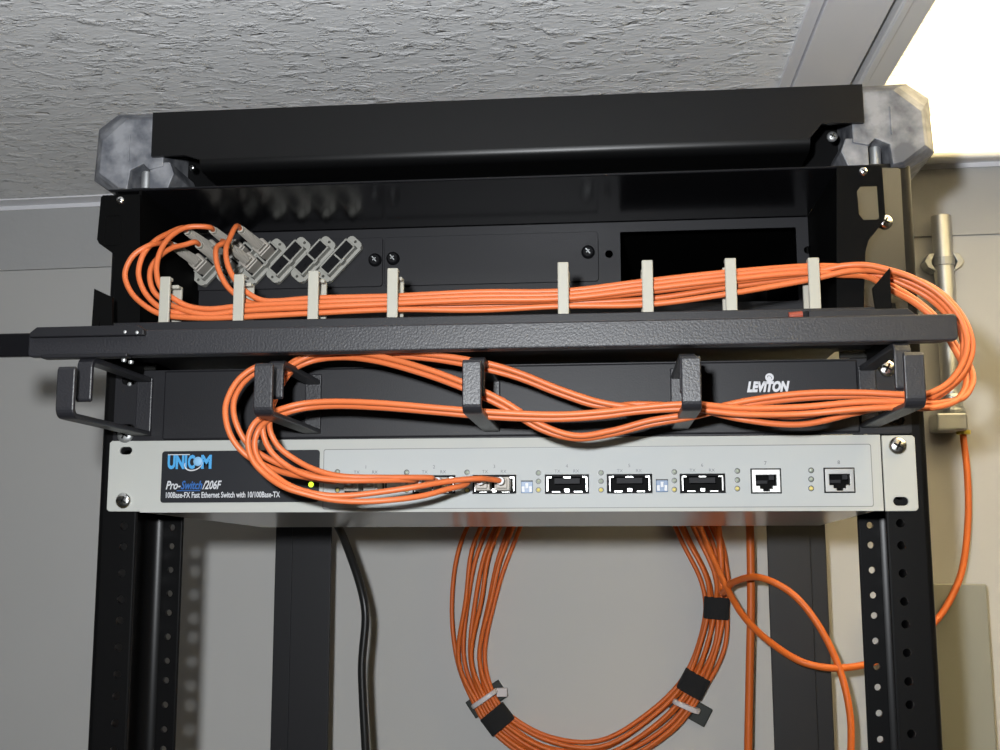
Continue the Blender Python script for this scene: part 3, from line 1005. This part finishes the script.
# --- cord A : adapter 1, widest loops; lower run = upper band A (arching under the bar)
strand(cordA, 0, 6.4,
       [(168, 233.5, -24), (155, 241, -34), (143, 255, -42), (138.5, 273, -44), (144, 291, -45), (157, 305.5, -46), (168, 311, -46)],
       [(200, 314, -44), (240, 313, -44), (315, 309, -44), (394, 304, -45), (478, 302, -47), (563, 300, -46), (647, 292, -45), (730, 282, -45), (813, 272, -45)],
       [(845, 265.5, -48), (868, 265.2, -52), (890, 270, -56), (913, 278, -60), (938, 293, -62), (958, 315, -64), (967, 340, -66), (963, 362, -68), (948, 383, -70)],
       [(926, 394, -72), (905, 394.5, -74), (860, 392.5, -72), (800, 393.5, -70), (740, 402, -68), (690, 414, -68), (650, 420.5, -66), (610, 431, -66), (575, 435.5, -68), (540, 424, -70), (505, 402, -72), (472, 386, -74), (430, 370, -72), (376, 355.5, -66), (340, 352, -60), (312, 355.5, -58), (290, 366, -62), (275, 378, -66)],
       [(262, 366, -70), (240, 378, -74), (226.5, 402, -78), (226, 420, -80), (232, 438, -80), (245, 454, -78), (262, 464, -74), (284, 472.5, -66), (308, 477.5, -56), (334, 481.5, -44)], 0, -1)
strand(cordA, 0, -6.4,
       [(162, 243, -26), (148, 246, -40), (133, 256, -43), (125, 274, -44), (131, 292, -45), (146, 306.5, -47), (162, 314.5, -47)],
       [(200, 318, -49), (240, 317, -49), (315, 313, -49), (394, 309.5, -49), (478, 310, -49), (563, 306, -49), (647, 304.5, -48), (730, 293.5, -49), (813, 279, -49)],
       [(850, 271, -50), (880, 271, -48), (905, 276, -50), (930, 286, -52), (952, 303, -56), (969, 330, -60), (972, 352, -62), (962, 374, -64), (944, 390, -68)],
       [(926, 399, -70), (905, 398.5, -70), (860, 396, -68), (800, 398.5, -66), (740, 406, -66), (690, 417.5, -64), (650, 424.5, -62), (610, 434.5, -62), (575, 438.5, -64), (540, 429, -66), (505, 408, -68), (472, 392, -70), (430, 376, -68), (376, 361, -64), (340, 357.5, -56), (312, 361, -54), (290, 371, -58), (275, 384, -62)],
       [(262, 371, -64), (246, 380, -68), (235, 397, -72), (233.5, 412, -74), (238, 428, -74), (247, 443, -72), (262, 455, -68), (284, 466, -62), (312, 475, -52), (345, 480.5, -42)], 0, 1)
# --- cord B : adapter 2; lower run = band C (lowest of the left half)
strand(cordB, 1, 6.4,
       [(186, 227.5, -20), (170, 237, -28), (160, 252, -36), (156.5, 270, -42), (161, 288, -46), (172, 297.5, -46)],
       [(188, 306, -45), (209, 309, -45), (240, 306, -45), (315, 302.5, -47), (394, 299.5, -46), (478, 296, -46), (563, 294.5, -45), (647, 284.5, -45), (730, 275, -45), (813, 268, -45)],
       [(840, 269, -44), (868, 270.5, -40), (893, 286, -34), (913, 298, -32), (935, 316, -34), (956, 345, -44), (968, 362, -52), (973, 380, -58), (964, 397, -64)],
       [(945, 402, -68), (926, 403.5, -72), (905, 402, -76), (860, 402, -76), (800, 407, -74), (740, 408, -74), (690, 404, -76), (640, 407.5, -74), (600, 412, -74), (560, 414.5, -74), (500, 412.5, -76), (440, 408, -76), (380, 403, -74), (330, 401.5, -70), (300, 404, -70), (278, 410, -74)],
       [(266, 415, -80), (254, 424, -84), (248, 440, -84), (252, 459, -82), (266, 475, -78), (284, 487, -72), (306, 494, -68), (330, 499.5, -66), (360, 501.5, -64), (396, 499.5, -60), (424, 495.5, -54), (448, 489, -46), (466, 484, -38)], 2, -1)
strand(cordB, 1, -6.4,
       [(184, 245, -18), (172, 248, -24), (160, 256, -32), (151.5, 267, -38), (150, 280, -42), (155, 293, -44), (168, 303, -44)],
       [(188, 311.5, -47), (209, 314.5, -47), (240, 311, -47), (315, 307, -50), (394, 303.5, -49), (478, 300, -50), (563, 298.5, -49), (647, 289, -48), (730, 279.5, -48), (813, 272.5, -47)],
       [(840, 275, -46), (868, 277, -42), (893, 291, -38), (913, 302, -36), (937, 322, -36), (955, 350, -46), (963, 366, -54), (966, 384, -60), (957, 400, -66)],
       [(942, 406, -70), (926, 408, -74), (905, 407, -78), (860, 409, -78), (800, 414, -74), (740, 414, -74), (690, 409, -74), (640, 411.5, -72), (600, 416.5, -72), (560, 419, -72), (500, 417.5, -72), (440, 412.5, -72), (380, 407.5, -70), (330, 406, -66), (300, 409, -66), (280, 415, -70)],
       [(268, 420, -76), (259, 429, -80), (254.5, 444, -80), (259, 460, -78), (274, 475, -74), (294, 487.5, -68), (324, 495, -64), (348, 495.5, -62), (384, 491.5, -58), (420, 486, -54), (450, 481, -46), (480, 478.5, -40)], 2, 1)
# --- cord C : adapter 3; lower run = middle band B
strand(cordC, 2, 6.4,
       [(229.5, 239, -24), (226, 249, -32), (227.5, 264, -38), (234.5, 279, -42), (241, 287, -43)],
       [(250, 294.5, -43), (264, 300.5, -43), (315, 298, -43), (394, 296, -43), (478, 292, -43), (563, 291, -42), (647, 281, -42), (730, 272, -42), (813, 266, -42)],
       [(850, 267, -42), (880, 271, -44), (905, 280, -46), (930, 293, -48), (950, 312, -52), (962, 338, -56), (962, 362, -60), (950, 384, -64)],
       [(926, 397, -68), (905, 399, -68), (860, 404, -66), (800, 416, -66), (740, 413, -66), (690, 411, -64), (640, 408, -62), (600, 402, -62), (560, 389, -62), (520, 373, -62), (490, 364, -64), (440, 355.5, -62), (380, 351, -58), (330, 352, -54), (300, 358, -56), (282, 372, -62)],
       [(272, 392, -70), (265, 412, -76), (263, 432, -78), (270, 450, -76), (286, 465, -72), (306, 475, -66), (336, 480, -60), (370, 480.5, -54), (400, 480, -46), (414, 480, -40)], 1, -1)
strand(cordC, 2, -6.4,
       [(224, 243, -22), (217, 247, -28), (216, 258, -34), (219.5, 272, -38), (227, 286, -41), (237, 295.5, -42)],
       [(245, 300.5, -40), (264, 305.5, -40), (315, 303, -41), (394, 307, -41), (478, 306, -40), (563, 303, -41), (647, 299, -42), (730, 287, -42), (813, 276, -41)],
       [(850, 272, -40), (880, 276, -40), (905, 285, -42), (930, 299, -44), (953, 322, -50), (969, 346, -56), (967, 368, -60), (950, 388, -62)],
       [(926, 402, -66), (905, 404, -66), (860, 412, -64), (800, 424.5, -64), (740, 419, -64), (690, 407.5, -60), (640, 404, -58), (600, 406, -58), (560, 394, -58), (520, 378.5, -58), (490, 370, -60), (440, 360, -58), (380, 355, -54), (330, 357, -50), (300, 364, -52), (286, 378, -58)],
       [(276, 397, -66), (270, 416, -72), (270.5, 432, -74), (279, 447, -72), (296, 460, -68), (316, 470, -62), (340, 476, -56), (380, 477.5, -50), (412, 477.5, -44), (432, 478, -38)], 1, 1)

# ------------------------------------------------------------------ coil of spare cable on the wall
coil = thing('cable_coil', (42, 412, -240), 'bundled coil of orange cable hanging on the wall below the switch', 'cable coil')
ST = [(476, 600, -1, 0, 21), (487, 545, -.93, -.36, 24), (525, 480, -.75, -.65, 18), (595, 448, 0, -1, 14), (665, 478, .75, -.65, 18), (701, 540, .95, -.3, 20),
      (716, 580, 1, -.1, 14), (716.5, 608, 1, .05, 11), (711, 645, .97, .22, 12), (693.5, 684, .86, .5, 12), (660, 722, .7, .7, 16), (600, 756, .05, 1, 14),
      (540, 749, -.5, .86, 13), (497, 719, -.75, .66, 11.5), (484, 699, -.85, .5, 11), (471, 660, -.97, .2, 15)]
NS = 8
for i in range(NS):
    u = -1 + 2 * i / (NS - 1)
    ph = random.uniform(0, 6.28)
    pts = []
    for k, (cx, cy, nx, ny, hw) in enumerate(ST):
        uu = u
        if k in (0, 1, 2):                       # the outermost strand strays on the left
            uu = {7: 1.15, 6: 0.45, 5: 0.3, 4: 0.05, 3: -0.3, 2: -0.55, 1: -0.8, 0: -1.0}[i]
        tight = k in (7, 9, 13, 14)
        o = hw * uu + (0 if tight else 2.2 * math.sin(ph + k * 1.3))
        off = 9 + (i * 5 % 8) * (1.1 if tight else 1.5) + (0 if tight else 1.5 * math.cos(ph + k))
        pts.append(atw(cx + nx * o, cy + ny * o, off))
    m = M(); m.tube(pts, 2.15, 8, closed=True, sub=6)
    obj('coil_strand', m, orange2, coil, smooth_shade=180)


def wrap(name, a, b, hw, depth, wid, mt, parent, lab=None, off=13):
    """band around the bundle centred between photo points, across = direction a->b"""
    p0, p1 = atw(*a, off), atw(*b, off)
    c = (p0 + p1) / 2
    ac = (p1 - p0).normalized()
    n = Vector((-0.042, -1, 0)).normalized()
    al = ac.cross(n).normalized()
    L = (p1 - p0).length / 2
    rings = []
    for w in (-wid / 2, -wid / 2 + .6, wid / 2 - .6, wid / 2):
        sc = 1.0 if abs(w) < wid / 2 - .1 else 0.94
        rings.append([c + al * w + ac * (L * sc * (abs(math.cos(t)) ** 0.6) * (1 if math.cos(t) >= 0 else -1)) + n * (depth * sc * (abs(math.sin(t)) ** 0.6) * (1 if math.sin(t) >= 0 else -1)) for t in [2 * math.pi * k / 24 for k in range(24)]])
    m = M(); m.loft(rings)
    return obj(name, m, mt, parent, smooth_shade=40, label=lab)


wrap('velcro_tie', (703.5, 607), (729.5, 609), 12, 9.5, 20, velcro, coil, 'black hook-and-loop tie')
wrap('velcro_tie', (681, 677), (706, 691), 12, 9.5, 20, velcro, coil, 'black hook-and-loop tie')
wrap('velcro_tie', (486.5, 728), (508.5, 710), 12, 9.5, 19, velcro, coil, 'black hook-and-loop tie')
wrap('zip_tie', (672.5, 700), (700, 712), 12, 10.5, 4.5, ziptie, coil, 'pale plastic zip tie')
wrap('zip_tie', (472.5, 707), (497, 690), 12, 10.5, 4.5, ziptie, coil, 'pale plastic zip tie')
for (cx, cy, an) in ((690, 708, 0.5), (487, 699, -0.6)):
    c = atw(cx, cy, 3.5)
    m = M(); m.T = Matrix.Translation(c) @ Matrix.Rotation(-0.042, 4, 'Z') @ Matrix.Rotation(an, 4, 'Y')
    m.box(-19, 19, -3, 3.4, -9, 9); m.box(-4, 4, -5, -3, -8, 8)
    obj('mount_pad', m, padm, coil, bevel=0.8, label='dark adhesive mounting pad')
q = atw(499, 690, 10)
m = M(); m.box(q.x - 2, q.x + 8, q.y - 3, q.y + 2, q.z - 6, q.z + 2); obj('zip_tail', m, ziptie, coil, bevel=0.5)

# ------------------------------------------------------------------ loose cables
def cable(name, pts, r, mt, label, cat='cable', n=12, sub=8):
    m = M(); m.tube(pts, r, n, sub=sub)
    return tag(obj(name, m, mt, smooth_shade=180), label, cat)


cable('drop_cable', P((748, 470, 378), (750, 527, 378), (751, 600, 378), (749.5, 680, 380), (748, 760, 380), (745, 960, 384)), 3.7, orange2,
      'straight orange cable hanging down the wall right of the coil')
cable('looping_cable', P((716, 500, 396), (721, 560, 392), (722, 592, 386), (734, 582, 362), (760, 577.5, 332), (790, 592, 322), (815, 620, 316), (838, 665, 314), (850, 715, 312), (850, 770, 314), (840, 900, 318)), 3.0, orange2,
      'orange cable arching out from the coil and down in front of the rear post')
q = atw(963, 434, 14)
cable('conduit_cable', [q + Vector((0, 0, 10)), q] + P((967, 470, 398), (968, 520, 392), (962, 570, 380), (950, 600, 366), (935, 622, 350), (910, 645, 335), (880, 660, 326), (852, 667, 318), (826, 667.5, 312), (800, 661, 314), (770, 642, 330), (745, 618, 352), (730, 594, 368), (712, 556, 384), (700, 528, 392), (690, 495, 398)), 3.0, orange2,
      'orange cable leaving the conduit and passing behind the right upright to the coil')
cable('power_cable', P((318, 500, 232), (330, 515, 240), (340, 530, 255), (352, 560, 268), (362, 592, 275), (365.5, 615, 276), (362, 665, 276), (363, 700, 276), (366, 760, 276), (370, 960, 280)), 3.5, cordm,
      'black power cord hanging from the back of the switch', 'power cord')

# ------------------------------------------------------------------ conduit and box on the wall
con = thing('wall_conduit', (390, 410, 100), 'short galvanised conduit pipe strapped to the wall right of the rack', 'conduit')
c0, c1 = atw(944.5, 216, 17), atw(949.5, 414, 17)
cx = (c0.x + c1.x) / 2; cy = yw(cx) - 16
m = M()
n = 20
for (ra, rb) in ((8.9, 7.6),):
    R1 = []
    for (z, r) in ((c1.z, ra), (c0.z, ra), (c0.z, rb), (c0.z - 30, rb), (c0.z - 30.5, 0.01)):
        R1.append([(cx + r * math.cos(2 * math.pi * k / n), cy + r * math.sin(2 * math.pi * k / n), z) for k in range(n)])
    m.loft(R1)
obj('pipe', m, emt, con, smooth_shade=40)
sz = atw(950, 262, 17).z
m = M()
m.lathe((cx, cy, sz - 4), (0, 0, 1), [(0, 10.2), (8, 10.2)], 20)
for s in (-1, 1):
    m.prism([(cx + s * 8, sz - 9), (cx + s * 15, sz - 5), (cx + s * 18, sz + 1), (cx + s * 14, sz + 8), (cx + s * 8, sz + 9), (cx + s * 12, sz)], 'y', cy - 3, cy + 14)
obj('strap', m, steel, con, bevel=0.5)
sz = atw(948, 398, 17).z
m = M(); m.lathe((cx, cy, sz - 3), (0, 0, 1), [(0, 10.4), (1, 11), (5, 11), (6, 10.4)], 20); obj('coupling', m, emt, con, smooth_shade=40)
b0, b1 = atw(936, 431, 26), atw(966, 413, 26)
m = M(); m.box(b0.x, b1.x, cy - 14, cy + 14, b0.z, b1.z); m.lathe((cx, cy, b1.z - 1), (0, 0, 1), [(0, 11.5), (6, 11.5), (7, 10)], 20)
obj('fitting', m, steel, con, bevel=2)
m = M(); m.lathe((q.x, cy, b0.z - 2.5), (0, 0, 1), [(0, 6.2), (3.5, 6.6)], 16); obj('bushing', m, mat('yellow_bushing', (0.5, 0.4, 0.05), 0.5), con, smooth_shade=40, label='yellow bushing under the fitting')

b0, b1 = atw(900, 584, 45), atw(985.5, 584, 45)
bx = thing('junction_box', ((b0.x + b1.x) / 2, 395, -330), 'plain grey metal electrical box on the wall behind the right upright', 'electrical box')
Yb = yw(b1.x)
m = M(); m.box(b0.x, b1.x, Yb - 42, Yb - 0.6, -330, b1.z - 1.5); obj('body', m, boxm, bx, bevel=1.0)
m = M(); m.box(b0.x - 1, b1.x + 0.5, Yb - 46, Yb - 42.2, -331, b1.z); obj('cover', m, boxm, bx, bevel=1.0)

# ------------------------------------------------------------------ light
fl = CAM + rt * (-49) + up * 52
ld = bpy.data.lights.new('camera_flash', 'SPOT')
ld.spot_size = math.radians(125)
ld.spot_blend = 0.5
ld.shadow_soft_size = 0.012
ld.energy = 27.0
ld.color = (0.94, 0.97, 1.0)
lo = bpy.data.objects.new('camera_flash', ld)
C.objects.link(lo)
lo.location = W(fl)
lo.rotation_euler = (fw + up * 0.1).to_track_quat('-Z', 'Y').to_euler()

w = bpy.data.worlds.new('room_air')
bpy.context.scene.world = w
w.use_nodes = True
w.node_tree.nodes['Background'].inputs[0].default_value = (0.9, 0.8, 0.6, 1)
w.node_tree.nodes['Background'].inputs[1].default_value = 0.02

# ------------------------------------------------------------------ camera object
cd = bpy.data.cameras.new('camera')
cd.sensor_width = 36
cd.lens = F_PX * 36 / 1000
cd.clip_start = 0.01
co = bpy.data.objects.new('camera', cd)
C.objects.link(co)
R = Matrix((rt, up, -fw)).transposed().to_4x4()
co.matrix_world = Matrix.Translation(W(CAM)) @ R
sc = bpy.context.scene
sc.camera = co
sc.view_settings.view_transform = 'Standard'
sc.view_settings.look = 'None'
sc.view_settings.gamma = 1
sc.view_settings.exposure = 0
sc.view_settings.use_curve_mapping = False
